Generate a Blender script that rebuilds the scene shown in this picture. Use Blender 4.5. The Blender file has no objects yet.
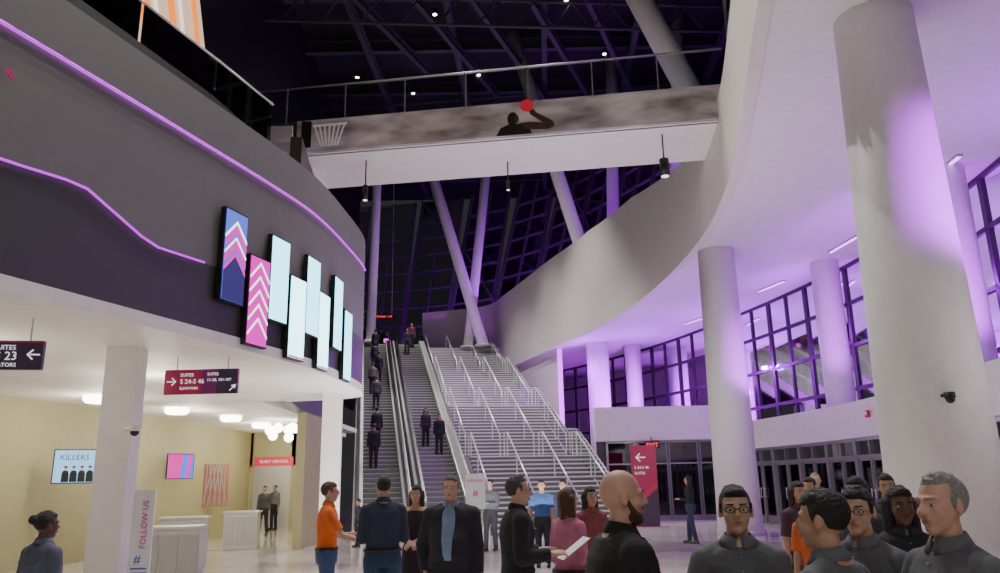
import bpy, math, random
from mathutils import Vector, Matrix, Euler
random.seed(4)
S=bpy.context.scene; C=S.collection
# ---------------------------------------------------------------- materials
_M={}
def M(name,col=(.5,.5,.5),rough=.5,metal=0,em=None,es=0,var=.08,scale=5,bump=0,spec=None):
    if name in _M: return _M[name]
    m=bpy.data.materials.new(name); m.use_nodes=True; nt=m.node_tree; N=nt.nodes; L=nt.links
    b=N['Principled BSDF']; b.inputs['Roughness'].default_value=rough; b.inputs['Metallic'].default_value=metal
    if spec is not None: b.inputs['Specular IOR Level'].default_value=spec
    tc=N.new('ShaderNodeTexCoord'); nz=N.new('ShaderNodeTexNoise'); nz.inputs['Scale'].default_value=scale; nz.inputs['Detail'].default_value=3
    L.new(tc.outputs['Object'],nz.inputs['Vector'])
    mx=N.new('ShaderNodeMix'); mx.data_type='RGBA'
    mx.inputs['A'].default_value=(*[c*(1-var) for c in col],1); mx.inputs['B'].default_value=(*[min(1,c*(1+var)) for c in col],1)
    L.new(nz.outputs['Fac'],mx.inputs['Factor']); L.new(mx.outputs['Result'],b.inputs['Base Color'])
    if bump:
        bp=N.new('ShaderNodeBump'); bp.inputs['Strength'].default_value=bump; bp.inputs['Distance'].default_value=.02
        L.new(nz.outputs['Fac'],bp.inputs['Height']); L.new(bp.outputs['Normal'],b.inputs['Normal'])
    if em: b.inputs['Emission Color'].default_value=(*em,1); b.inputs['Emission Strength'].default_value=es
    _M[name]=m; return m
def glass(name,tint,refl=.12,trans=.9):
    m=bpy.data.materials.new(name); m.use_nodes=True; nt=m.node_tree; N=nt.nodes; L=nt.links
    N.remove(N['Principled BSDF']); o=N['Material Output']
    t=N.new('ShaderNodeBsdfTransparent'); t.inputs[0].default_value=(*tint,1)
    g=N.new('ShaderNodeBsdfGlossy'); g.inputs['Roughness'].default_value=.04; g.inputs[0].default_value=(.9,.9,.95,1)
    fr=N.new('ShaderNodeFresnel'); fr.inputs[0].default_value=1.45
    a=N.new('ShaderNodeMath'); a.operation='ADD'; a.inputs[1].default_value=refl*.3; L.new(fr.outputs[0],a.inputs[0])
    x=N.new('ShaderNodeMixShader'); L.new(a.outputs[0],x.inputs[0]); L.new(t.outputs[0],x.inputs[1]); L.new(g.outputs[0],x.inputs[2]); L.new(x.outputs[0],o.inputs[0])
    _M[name]=m; return m
def E(name,col,s,var=.0): return M(name,(.02,.02,.02),.4,0,col,s)
white=M('white_plaster',(.80,.78,.77),.65); soffitm=M('soffit_plaster',(.74,.71,.74),.7)
cream=M('cream_plaster',(.69,.66,.62),.7); beige=M('beige_wall',(.38,.35,.19),.6)
grey=M('grey_panel',(.155,.156,.148),.5,0); dark=M('dark_panel',(.05,.051,.05),.45,0); black=M('black_paint',(.012,.012,.014),.5)
roofm=M('roof_black',(.010,.010,.012),.8); beamm=M('roof_steel',(.045,.047,.05),.6)
steel=M('brushed_steel',(.66,.66,.67),.35,.35); rail=M('satin_rail',(.66,.66,.66),.3,.4); alu=M('aluminium_frame',(.38,.37,.40),.4,.4); darkalu=M('dark_mullion',(.028,.026,.032),.4,.3)
pale=M('grey_door_frame',(.30,.29,.31),.35,.5)
rubber=M('black_rubber',(.01,.01,.01),.35); tread=M('stair_tread',(.55,.54,.54),.5,.0); riser=M('stair_riser',(.15,.15,.155),.6)
nosem=M('stair_nosing',(.64,.63,.63),.35); estep=M('escalator_step',(.16,.17,.17),.4,.3)
purple=E('purple_led',(.55,.0,.8),1.8); magled=E('magenta_led',(.75,.02,.8),2)
lampw=E('lamp_white',(1,.96,.88),12); lampdim=E('downlight_glow',(1,.97,.9),14); violetlamp=E('violet_tube',(.6,.2,1),5)
clear=glass('clear_glass',(.90,.94,.94),.35); wing=glass('window_glass',(.42,.41,.46),.2)
maroon=M('maroon_sign',(.22,.01,.05),.4,0,(.35,.01,.07),.3); signdark=M('charcoal_sign',(.03,.02,.035),.4,0,(.05,.02,.07),.2); plum=M('plum_sign',(.10,.01,.07),.4,0,(.18,.01,.12),.3)
textw=E('white_lettering',(1,1,1),1.0); textm=M('magenta_lettering',(.7,.02,.35),.5); redled=E('red_glow',(1,.02,.02),3)
def floor_mat():
    m=bpy.data.materials.new('polished_tile'); m.use_nodes=True; nt=m.node_tree; N=nt.nodes; L=nt.links; b=N['Principled BSDF']
    tc=N.new('ShaderNodeTexCoord'); br=N.new('ShaderNodeTexBrick'); br.inputs['Scale'].default_value=1; br.inputs['Brick Width'].default_value=1.2; br.inputs['Row Height'].default_value=.6
    br.inputs['Color1'].default_value=(.74,.69,.62,1); br.inputs['Color2'].default_value=(.68,.63,.57,1); br.inputs['Mortar'].default_value=(.42,.39,.36,1); br.inputs['Mortar Size'].default_value=.006
    L.new(tc.outputs['Object'],br.inputs['Vector']); L.new(br.outputs['Color'],b.inputs['Base Color']); b.inputs['Roughness'].default_value=.07
    return m
floorm=floor_mat()
def mural_mat():
    m=bpy.data.materials.new('mural_print'); m.use_nodes=True; nt=m.node_tree; N=nt.nodes; L=nt.links; b=N['Principled BSDF']
    tc=N.new('ShaderNodeTexCoord'); mp=N.new('ShaderNodeMapping'); mp.inputs['Scale'].default_value=(.45,1,1.2); L.new(tc.outputs['Object'],mp.inputs[0])
    n=N.new('ShaderNodeTexNoise'); n.inputs['Scale'].default_value=1.6; n.inputs['Detail'].default_value=6; L.new(mp.outputs[0],n.inputs['Vector'])
    r=N.new('ShaderNodeValToRGB'); r.color_ramp.elements[0].position=.3; r.color_ramp.elements[0].color=(.12,.10,.10,1); r.color_ramp.elements[1].position=.72; r.color_ramp.elements[1].color=(.56,.50,.50,1)
    L.new(n.outputs['Fac'],r.inputs[0]); L.new(r.outputs[0],b.inputs['Base Color']); b.inputs['Roughness'].default_value=.5
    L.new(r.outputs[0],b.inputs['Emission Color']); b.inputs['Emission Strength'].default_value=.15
    return m
muralm=mural_mat()
# ---------------------------------------------------------------- mesh helpers
class MB:
    def __init__(s): s.v=[];s.f=[];s.m=[]
    def add(s,vs,fs,mi=0):
        o=len(s.v); s.v+= [tuple(x) for x in vs]; s.f+=[tuple(i+o for i in f) for f in fs]; s.m+=[mi]*len(fs); return s
    def box(s,c,d,mi=0,R=None):
        c=Vector(c); vs=[]
        for z in(-1,1):
            for y in(-1,1):
                for x in(-1,1):
                    p=Vector((x*d[0]/2,y*d[1]/2,z*d[2]/2))
                    vs.append(c+(R@p if R else p))
        return s.add(vs,[(0,2,3,1),(4,5,7,6),(0,1,5,4),(2,6,7,3),(0,4,6,2),(1,3,7,5)],mi)
    def bar(s,p0,p1,w,h,mi=0):
        p0=Vector(p0);p1=Vector(p1); d=(p1-p0); l=d.length
        if l<1e-6: return s
        R=d.to_track_quat('Y','Z').to_matrix()
        return s.box((p0+p1)/2,(w,l,h),mi,R)
    def cyl(s,p0,p1,r0,r1=None,n=12,mi=0):
        r1=r0 if r1 is None else r1
        p0=Vector(p0);p1=Vector(p1); q=(p1-p0).to_track_quat('Z','Y').to_matrix(); vs=[]
        for p,r in((p0,r0),(p1,r1)):
            for i in range(n):
                a=2*math.pi*i/n; vs.append(p+q@Vector((r*math.cos(a),r*math.sin(a),0)))
        fs=[(i,(i+1)%n,n+(i+1)%n,n+i) for i in range(n)]+[tuple(range(n))[::-1],tuple(range(n,2*n))]
        return s.add(vs,fs,mi)
    def tube(s,pts,r,n=8,mi=0):
        for a,b in zip(pts,pts[1:]): s.cyl(a,b,r,r,n,mi)
        return s
    def sph(s,c,r,n=12,k=8,mi=0,R=None):
        c=Vector(c)
        if not hasattr(r,'__len__'): r=(r,r,r)
        vs=[];P=lambda x,y,z:c+(R@Vector((x,y,z)) if R else Vector((x,y,z)))
        vs.append(P(0,0,r[2]))
        for j in range(1,k):
            t=math.pi*j/k
            for i in range(n):
                a=2*math.pi*i/n; vs.append(P(r[0]*math.sin(t)*math.cos(a),r[1]*math.sin(t)*math.sin(a),r[2]*math.cos(t)))
        vs.append(P(0,0,-r[2])); fs=[]
        for i in range(n): fs.append((0,1+i,1+(i+1)%n))
        for j in range(k-2):
            for i in range(n):
                a=1+j*n; fs.append((a+i,a+n+i,a+n+(i+1)%n,a+(i+1)%n))
        a=1+(k-2)*n; e=len(vs)-1
        for i in range(n): fs.append((a+i,e,a+(i+1)%n))
        return s.add(vs,fs,mi)
    def cap(s,p0,r0,p1,r1,n=10):
        s.sph(p0,r0,n,6); s.sph(p1,r1,n,6); return s.cyl(p0,p1,r0,r1,n)
    def loft(s,rings,n=24,mi=0):   # rings (z,cx,cy,rx,ry)
        vs=[]
        for z,cx,cy,rx,ry in rings:
            for i in range(n):
                a=2*math.pi*i/n; ca,sa=math.cos(a),math.sin(a)
                k=1/((abs(ca)**2.3+abs(sa)**2.3)**(1/2.3))
                vs.append((cx+rx*ca*k,cy+ry*sa*k,z))
        fs=[]
        for j in range(len(rings)-1):
            for i in range(n): fs.append((j*n+i,j*n+(i+1)%n,(j+1)*n+(i+1)%n,(j+1)*n+i))
        fs.append(tuple(range(n))[::-1]); o=(len(rings)-1)*n; fs.append(tuple(range(o,o+n)))
        return s.add(vs,fs,mi)
    def poly(s,pts,y,t,mi=0): # polygon in XZ, thickness in Y
        n=len(pts); vs=[(p[0],y-t/2,p[1]) for p in pts]+[(p[0],y+t/2,p[1]) for p in pts]
        fs=[tuple(range(n)),tuple(range(n,2*n))[::-1]]+[(i,i+n,(i+1)%n+n,(i+1)%n) for i in range(n)]
        return s.add(vs,fs,mi)
    def mesh(s,name):
        me=bpy.data.meshes.new(name); me.from_pydata(s.v,[],s.f); me.polygons.foreach_set('material_index',s.m); me.update(); return me
    def obj(s,name,mats,parent=None,loc=(0,0,0),rot=0,smooth=False,**kw):
        me=s.mesh(name)
        for m in (mats if isinstance(mats,(list,tuple)) else [mats]): me.materials.append(m)
        if smooth: me.polygons.foreach_set('use_smooth',[len(p.vertices)<=4 for p in me.polygons])
        return put(name,me,parent,loc,rot,**kw)
def put(name,data,parent=None,loc=(0,0,0),rot=0,**kw):
    o=bpy.data.objects.new(name,data); C.objects.link(o); o.location=loc
    o.rotation_euler=(0,0,rot) if not hasattr(rot,'__len__') else rot
    if parent: o.parent=parent
    for k,v in kw.items(): o[k]=v
    return o
def empty(name,loc=(0,0,0),rot=0,**kw):
    o=put(name,None,None,loc,rot,**kw); o.empty_display_size=.2; return o
STR=dict(kind='structure')
def text(s,size,mat,parent,loc,rot=(math.pi/2,0,0),name='lettering',align='LEFT',ext=.002):
    cu=bpy.data.curves.new('t','FONT'); cu.body=s; cu.size=size; cu.align_x=align; cu.extrude=ext; cu.resolution_u=2
    o=bpy.data.objects.new('t',cu); C.objects.link(o); bpy.context.view_layer.update()
    me=bpy.data.meshes.new_from_object(o.evaluated_get(bpy.context.evaluated_depsgraph_get())); me.name=name
    C.objects.unlink(o); bpy.data.objects.remove(o); me.materials.clear(); me.materials.append(mat)
    return put(name,me,parent,loc,rot)
def catmull(P,n=8):
    P=[Vector(p) for p in P]; P=[2*P[0]-P[1]]+P+[2*P[-1]-P[-2]]; out=[]
    for i in range(1,len(P)-2):
        for k in range(n):
            t=k/n;a,b,c,d=P[i-1:i+3]
            out.append(.5*((2*b)+(c-a)*t+(2*a-5*b+4*c-d)*t*t+(3*b-a-3*c+d)*t**3))
    out.append(P[-2]); return out
def resample(P,step=None,n=None):
    d=[0]
    for a,b in zip(P,P[1:]): d.append(d[-1]+(b-a).length)
    if n is None: n=max(1,round(d[-1]/step))
    out=[];j=0
    for k in range(n+1):
        t=d[-1]*k/n
        while j<len(P)-2 and d[j+1]<t: j+=1
        f=(t-d[j])/max(1e-9,(d[j+1]-d[j])); out.append(P[j].lerp(P[j+1],min(1,f)))
    return out
def normals(P):
    out=[]
    for i in range(len(P)):
        t=(P[min(i+1,len(P)-1)]-P[max(i-1,0)]).normalized(); out.append(Vector((t.y,-t.x)))
    return out
def offs(P,d): return [p+n*d for p,n in zip(P,normals(P))]
def ribbon(mb,P,z0,z1,t,mi=0):
    f0=z0 if callable(z0) else (lambda p:z0); f1=z1 if callable(z1) else (lambda p:z1)
    Q=offs(P,t); n=len(P); vs=[]
    for p,q in zip(P,Q): vs+=[(p.x,p.y,f0(p)),(p.x,p.y,f1(p)),(q.x,q.y,f0(p)),(q.x,q.y,f1(p))]
    fs=[]
    for i in range(n-1):
        a=4*i;b=a+4; fs+=[(a,a+1,b+1,b),(a+2,b+2,b+3,a+3),(a+1,a+3,b+3,b+1),(a,b,b+2,a+2)]
    fs+=[(0,2,3,1),(4*n-4,4*n-3,4*n-1,4*n-2)]
    return mb.add(vs,fs,mi)
def slab(mb,A,B,z0,z1,mi=0):
    n=len(A);vs=[]
    for a,b in zip(A,B): vs+=[(a.x,a.y,z0),(a.x,a.y,z1),(b.x,b.y,z0),(b.x,b.y,z1)]
    fs=[]
    for i in range(n-1):
        a=4*i;b=a+4; fs+=[(a,a+1,b+1,b),(a+2,b+2,b+3,a+3),(a+1,a+3,b+3,b+1),(a,b,b+2,a+2)]
    fs+=[(0,2,3,1),(4*n-4,4*n-3,4*n-1,4*n-2)]
    return mb.add(vs,fs,mi)
def lerp_tab(tab,x):
    if x<=tab[0][0]: return tab[0][1]
    for (a,u),(b,v) in zip(tab,tab[1:]):
        if x<=b: return u+(v-u)*(x-a)/(b-a)
    return tab[-1][1]
# ---------------------------------------------------------------- camera
cam=bpy.data.cameras.new('camera'); co=bpy.data.objects.new('camera',cam); C.objects.link(co); S.camera=co
cam.lens=27.7; cam.sensor_width=36; cam.clip_end=300
co.matrix_world=Matrix.Translation((0,0,1.7))@Matrix.Rotation(math.radians(104.2),4,'X')@Matrix.Rotation(math.radians(-1.1),4,'Z')
# ---------------------------------------------------------------- shell
MB().box((0,27,-.1),(60,74,.2)).obj('floor',floorm,**STR)
MB().box((0,27,27.2),(60,80,.3)).obj('ceiling',roofm,**STR)
GW=catmull([(-8.6,-3),(-6.9,2),(-5.95,5),(-5.1,7.6),(-4.4,9.8),(-3.75,11.9),(-3.4,13.3),(-3.22,15),(-3.15,17.2),(-3.6,18.4),(-5.2,18.9)],8)
FA=catmull([(2.6,1),(3.6,6),(4.4,10.6),(5.3,14.5),(6.2,19),(6.6,24),(6.2,31),(4.9,38),(2.9,44),(.7,51),(-1.0,55),(-5.8,57)],8)
WW=catmull([(8.6,-1),(9.8,4),(11,10),(11.9,16),(12.6,22),(12.3,28),(10.8,36),(8.4,44),(4.5,52),(0,58),(-6,61.5),(-14,63),(-24,63)],8)
split=lambda p:lerp_tab([(5,4.9),(7.4,5.03),(8.36,5.13),(9.46,4.73),(10.6,4.78),(17,4.85)],p.y)
m=MB(); ribbon(m,GW,3.85,split,-.35,0); m.obj('wall_curved_lower',[dark],**STR)
m=MB(); ribbon(m,GW,split,7.25,-.35,0); m.obj('wall_curved_upper',[grey],**STR)
m=MB(); ribbon(m,offs(GW,.02),3.68,3.85,-.5,0); m.obj('trim_1',[white],**STR)
G2=offs(GW,-.45); m=MB(); ribbon(m,[p for p in G2 if p.y<14.5],7.2,lambda p:lerp_tab([(8,7.75),(11,7.7),(14.5,7.3)],p.y),-.3); m.obj('trim_2',[black],**STR)
m=MB(); Q=[p+Vector((-16,0)) for p in GW]; slab(m,offs(GW,-.05),Q,3.7,3.86); m.obj('ceiling_lobby',[white],**STR)
MB().box((-10.2,25.2,3.78),(8.6,12.8,.16)).obj('ceiling_lobby_rear',[white],**STR)
MB().box((-9.2,33,3.78),(4.6,2.8,.16)).obj('ceiling_corridor',[white],**STR)
m=MB(); slab(m,G2,[p+Vector((-10,0)) for p in G2],7.05,7.2); m.obj('floor_suite_level',[dark],**STR)
def led(pts,name,label,r=.015,mat=purple):
    m=MB(); m.tube(pts,r,6); return m.obj(name,mat,smooth=True,label=label,category='light strip')
P1=[p for p in offs(GW,.03) if p.y<17.3]
led([(p.x,p.y,6.5) for p in P1],'light_strip','thin glowing purple line running along the curved grey wall',.022)
P2=[p for p in resample(offs(GW,.03),.3) if p.y<10.7]
led([(p.x,p.y,split(p)) for p in P2],'light_strip','thin kinked purple glowing line on the grey wall',.015)
LW=catmull([(-5.2,18.9),(-5.55,22),(-5.75,27),(-7.5,36),(-10.9,53)],6)
m=MB(); ribbon(m,LW,3.7,10.7,-.3); m.obj('wall_escalator_side',[dark],**STR)
m=MB(); ribbon(m,[p for p in LW if p.y>21.5],0,3.7,-.25); m.obj('wall_escalator_side_lower',[beige],**STR)
m=MB(); ribbon(m,[Vector((-11.5,-3)),Vector((-10.5,12)),Vector((-11,40)),Vector((-12,63))],7.5,27,-.3); m.obj('wall_left_upper',[black],**STR)
BW=catmull([(-13.5,6),(-11.6,13),(-10.4,19),(-9.9,23),(-9.8,30.5)],6)
m=MB(); ribbon(m,BW,0,3.7,-.25); m.obj('wall_lobby_left',[beige],**STR)
m=MB(); m.box((-10.0,30.6,1.85),(.6,.25,3.7)).box((-7.4,30.6,1.85),(1.6,.25,3.7)).box((-8.9,30.6,3.1),(1.9,.25,1.3)); m.obj('wall_lobby_back',[beige],**STR)
MB().box((-9,34,1.85),(4,.2,3.7)).obj('wall_lobby_corridor',[cream],**STR)
art=E('lit_wall',(1,.66,.42),1.05); orange=E('orange_graphic',(1,.22,.01),1.8); pinkg=E('pale_graphic',(1,.9,.85),1.6)  # interior lighting put into the wall and stripe materials as their own glow
r=empty('lit_feature_wall',(-6.5,10.2,7.2),math.radians(90),label='warm orange lit interior wall with diagonal stripes behind a glass balustrade',category='wall panel')
MB().poly([(0,0),(6.0,0),(5.6,2.6),(3.6,6.3),(0,6.3)],0,.2).obj('panel',art,r)
for i,x in enumerate([.3,.95,1.7,2.3,3.1]):
    w_=[.4,.15,.3,.12,.22][i]; MB().poly([(x+2.6,1.2),(x+2.6+w_,1.2),(x+.2+w_,5.8),(x+.2,5.8)],-.12,.03,0).obj('stripe_graphic',orange if i%2==0 else pinkg,r)
gl=resample(offs(GW,-.6),1.6); gl=[p for p in gl if 3<p.y<13.2]
r=empty('glass_balustrade',label='frameless glass balustrade with steel handrail above the curved grey wall',category='railing')
for a,b in zip(gl,gl[1:]):
    d=(b-a).normalized()*.03; MB().bar((*(a+d),8.0),(*(b-d),8.0),.015,.9).obj('glass_panel',clear,r)
m=MB(); m.tube([(p.x,p.y,8.48) for p in gl],.02,8); m.obj('handrail',steel,r,smooth=True)
o=empty('wall_emblem',(-5.14,7.31,5.98),math.radians(72),label='small pink round emblem on the grey wall',category='sign'); mm=MB()
for i in range(8): a=i*math.pi/4; mm.bar((.015*math.cos(a),0,.015*math.sin(a)),(.06*math.cos(a),0,.06*math.sin(a)),.014,.02)
mm.obj('emblem',M('pink_emblem',(.3,.03,.1),.5,0,(.5,.03,.15),.3),o)
# ---------------------------------------------------------------- ring
ztop=lambda p:lerp_tab([(18,11.5),(22,11.7),(26,12.5),(32,13.7),(38,14.2),(60,14.1)],p.y)
m=MB(); ribbon(m,FA,8.97,ztop,-.25); m.obj('wall_ring_fascia',[cream],**STR)
nA=60; A=resample(offs(FA,.005),n=nA); W=resample([p for p in WW if p.x>-7],n=nA)
m=MB(); slab(m,A,W,9.0,10.7); m.obj('ceiling_ring_soffit',[soffitm],**STR)
FB=[p for p in FA if p.y>42.5]; m=MB(); ribbon(m,FB,0,8.96,.3); m.obj('wall_stair_side',[cream],**STR)
MB().box((-6,58,9.85),(13,10,1.7)).obj('floor_upper_landing',[white],**STR)
wb=resample([p for p in WW if 1<p.y and p.x>3],2.9); nwin=0
def window_bay(a,b,z0,z1,hs,nv,mat,lean=0,depth=.12,th=.07,brace=None):
    global nwin; nwin+=1
    L=(b-a).length; ang=math.atan2((b-a).y,(b-a).x)
    H=z1-z0; Z=lambda z:z-z0; Y=lambda z:-lean*(z-z0)/H
    m=MB()
    for i in range(nv+1):
        x=L*i/nv; w=th*(1.6 if i in(0,nv) else 1)
        m.bar((x,Y(z0),0),(x,Y(z1),H),w,depth)
    for h in hs: m.box((L/2,Y(h),Z(h)),(L,depth,th))
    if brace:
        q=nwin%3; za,zb=z0+H*q/3,z0+H*(q+1)/3
        m.bar((0,Y(za)+.3,Z(za)),(L,Y(zb)+.3,Z(zb)),.14,.14)
    o=m.obj('window_%d'%nwin,mat,None,(a.x,a.y,z0),ang,**STR)
    g=MB(); g.add([(0,0,0),(L,0,0),(L,Y(z1),H),(0,Y(z1),H)],[(0,1,2,3)]); g.obj('glass_pane',wing,o)
for a,b in zip(wb,wb[1:]): window_bay(a,b,2.9,9.0,[3.2,4.6,6.1,7.6,8.95],2,darkalu,th=.13)
frm=M('glazing_steel',(.14,.14,.145),.5,.2)
up=resample([p for p in WW if p.y>19],4.0)
for a,b in zip(up,up[1:]): window_bay(a,b,10.7,26.8,[10.9,12.6,14.3,16,17.7,19.4,21.1,22.8,24.5],2,frm,lean=5.0,th=.13,depth=.22,brace=True)
VI=[p for p in resample(offs([p for p in WW if p.x>3],-2.2),.5) if 4<p.y<31.5]
m=MB(); ribbon(m,VI,2.75,3.8,.3); m.obj('trim_3',[white],**STR)
m=MB(); slab(m,offs(VI,.3),offs(VI,2.1),2.8,2.95); m.obj('ceiling_vestibule',[white],**STR)
db=resample(offs([p for p in VI if p.y>8],.15),1.95)
for k,(a,b) in enumerate(zip(db,db[1:])):
    L=(b-a).length; ang=math.atan2((b-a).y,(b-a).x); m=MB()
    m.box((.05,0,1.38),(.1,.16,2.76)).box((L-.05,0,1.38),(.1,.16,2.76)).box((L/2,0,2.7),(L,.16,.1)).box((L/2,0,2.2),(L,.16,.1)).box((L/2,0,1.38),(.08,.14,2.76))
    o=m.obj('door_%d'%(k+1),pale,None,(a.x,a.y,0),ang,**STR)
    for s in(0,1):
        x0=.1+s*(L/2-.1); x1=x0+L/2-.12; d=MB()
        d.box((x0+.06,0,1.1),(.07,.05,2.14)).box((x1-.03,0,1.1),(.07,.05,2.14)).box(((x0+x1)/2,0,.15),(x1-x0,.05,.26)).box(((x0+x1)/2,0,2.12),(x1-x0,.05,.08))
        l=d.obj('door_leaf',pale,o)
        MB().box(((x0+x1)/2,0,1.16),(x1-x0-.1,.012,1.84)).obj('glass_pane',wing,l)
        hx=x1-.1 if s==0 else x0+.14
        MB().cyl((hx,.09,.9),(hx,.09,1.3),.015).cyl((hx,0,.95),(hx,.09,.95),.01).cyl((hx,0,1.25),(hx,.09,1.25),.01).obj('handle',steel,l,smooth=True)
MB().box((26,30,-.15),(20,80,.1)).obj('ground_outside',M('asphalt_night',(.03,.03,.035),.8),label='dark paved plaza outside the glass',category='ground')
# ---------------------------------------------------------------- columns
def column(x,y,r,z,label,r1=None,mat=white,z0=0):
    return MB().cyl((0,0,z0),(0,0,z),r,r1 or r,48).cyl((0,0,z0),(0,0,z0+.12),r+.03,r+.03,48,1).obj('column',[mat,steel],None,(x,y,0),0,smooth=True,label=label,category='column')
column(6.25,11.3,.80,9.0,'massive round white column washed with purple light',.60)
column(7.2,24.6,.68,9.0,'tall round white column near the stairs',.58)
column(11.45,26.2,.47,9.0,'slender round white column by the window wall')
column(10.95,18.0,.62,9.0,'round white column lit purple by the window wall')
column(5.3,42,.6,9.0,'round white column beside the purple lit wall')
column(7.4,43,.45,9.0,'slender round white column by far windows')
def sqcol(x,y,w,z,label):
    MB().box((0,0,z/2),(w,w,z)).box((0,0,.08),(w+.04,w+.04,.16),1).obj('column',[white,steel],None,(x,y,0),math.radians(8),label=label,category='column')
sqcol(-5.5,11.2,.44,3.7,'square white column at the edge of the lobby'); sqcol(-3.85,17.6,.42,3.7,'square white column under the curved grey wall')
def rake(p0,p1,r,label):
    p0=Vector(p0); MB().cyl((0,0,0),Vector(p1)-p0,r,r,24).cyl((0,0,0),(0,0,.1),r*1.5,r*1.5,24).obj('raking_column',white,None,p0,0,smooth=True,label=label,category='column')
lb='slanted white steel column rising to the dark roof'
rake((-1.2,52,10.7),(-5.8,52,27),.38,lb); rake((-2.3,52.6,10.7),(-.5,53,27),.34,lb)
rake((5.3,40,10.7),(1.0,40,27),.38,lb); rake((6.2,41,10.7),(6.9,41,27),.34,lb); rake((10.2,28,10.7),(3.5,28,27),.5,lb)
rake((-8.6,50,10.7),(-8.3,50,27),.3,lb); rake((8.6,37,10.7),(10,37,27),.3,lb)
rake((16.2,25,0),(14.6,25,12),.4,'pale slanted column standing outside the glass')
# ---------------------------------------------------------------- roof steel
def beam(p0,p1,w,h,label='dark steel roof beam under the black ceiling'):
    p0=Vector(p0); MB().bar((0,0,0),Vector(p1)-p0,w,.06).bar((0,0,h),Vector(p1)-p0+Vector((0,0,h)),w,.06).bar((0,0,h/2),Vector(p1)-p0+Vector((0,0,h/2)),.05,h).obj('roof_beam',beamm,None,p0,0,label=label,category='beam',group='roof beams')
for y in range(10,62,5): beam((-12,y,26.0),(14,y,26.0),.35,.7)
for x in (-9,-4,1,6,11): beam((x,6,25.3),(x+3,62,25.3),.3,.5)
for i in range(6): beam((-12+4*i,20+3*i,24.6),(-4+4*i,40+3*i,24.6),.25,.4,'diagonal dark roof beam')
def truss(p0,p1):
    p0=Vector(p0);d=Vector(p1)-p0; n=14; m=MB(); u=Vector((0,0,1.4))
    m.tube([(0,0,0),d],.08); m.tube([u,d+u],.08)
    for i in range(n): m.tube([d*i/n,d*(i+.5)/n+u,d*(i+1)/n],.05,6)
    m.obj('roof_truss',beamm,None,p0,0,label='open web dark steel roof truss',category='truss',group='roof trusses')
truss((-12,24,22.8),(14,22,22.8)); truss((-12,32,23),(14,34,23)); truss((-12,45,23.5),(14,42,23.5))
dl=MB().cyl((0,0,.02),(0,0,.3),.13,.13,16,0).cyl((0,0,0),(0,0,.02),.10,.10,16,1).mesh('downlight'); dl.materials.append(black); dl.materials.append(lampdim)
for x,y in [(-9,22),(-6,24),(-4.5,28),(-2,25),(1,27),(3,24),(-7,32),(-3,34),(0,31),(3.5,33),(5.5,29),(-8,40),(-5,42),(-1,40),(2,43),(6,38),(-9,50),(-6,48),(-3,54),(1,50),(4,48),(7,46),(-7,17),(-3,18),(0,20),(3,18),(5,21),(-5,20),(1.5,22.5),(-1,29),(-8.5,27)]:
    put('downlight',dl,None,(x,y,23.6 if y<30 else 24.4),0,label='small bright downlight hung under the dark roof',category='light',group='roof downlights')
# ---------------------------------------------------------------- bridge
B0=Vector((-8.0,20.97)); B1=Vector((6.2,18.9)); bl=(B1-B0).length; ba=math.atan2(B1.y-B0.y,B1.x-B0.x)
br=empty('bridge',(B0.x,B0.y,11.0),ba,label='white footbridge spanning the atrium with a printed mural fascia',category='bridge')
MB().box((bl/2,1.45,.25),(bl,2.6,.5)).box((bl/2,.12,.02),(bl,.2,.04)).obj('deck',white,br)
x0=2.2; m=MB(); m.box(((bl+x0)/2,0,.5),(bl-x0,.12,1.0)); mur=m.obj('mural_panel',muralm,br,label='grey blurred stadium photograph printed along the fascia')
sil=M('silhouette_print',(.02,.014,.014),.5,var=.6,scale=4); skp=M('print_brown',(.075,.04,.03),.5,var=.6,scale=6); redp=M('red_ball_print',(.55,.03,.06),.5,0,(.6,.02,.05),.3,var=.3)
X=8.62
MB().poly([(X-.55,.01),(X+.45,.01),(X+.38,.2),(X+.25,.36),(X+.05,.32),(X-.15,.34),(X-.42,.24)],-.072,.012).obj('player_print',sil,mur)
MB().poly([(X+.14,.34),(X+.3,.14),(X+.9,.10),(X+1.08,.18),(X+1.05,.33),(X+.6,.62),(X+.5,.74),(X+.36,.74),(X+.42,.58),(X+.78,.30),(X+.4,.36)],-.073,.012).obj('player_print',skp,mur)
MB().poly([(X-.08+.15*math.cos(a*.35),.49+.2*math.sin(a*.35)) for a in range(18)],-.074,.012).obj('player_print',sil,mur)
MB().poly([(X-.02,.32),(X+.08,.38),(X+.10,.5),(X+.06,.6),(X-.02,.58)],-.082,.006).obj('player_print',skp,mur)
MB().poly([(X+.33+.19*math.cos(a*.4),.86+.19*math.sin(a*.4)) for a in range(16)],-.078,.012).obj('ball_print',redp,mur)
hx=2.75
MB().poly([(hx-.4,.1),(hx-.1,.15),(hx-.1,.95),(hx-.4,.98)],-.075,.02).obj('backboard_print',sil,mur); m=MB()
for i in range(7): m.bar((hx+i*.15,-.08,.78),(hx+.2+i*.08,-.08,.15),.03,.03)
for i in range(7): m.bar((hx+.9-i*.15,-.085,.78),(hx+.7-i*.08,-.085,.15),.03,.03)
m.bar((hx-.05,-.085,.8),(hx+.97,-.085,.8),.03,.06); m.obj('net_print',M('net_print_white',(.65,.65,.65),.5,0,(.8,.8,.8),.1),mur)
n=8
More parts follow.
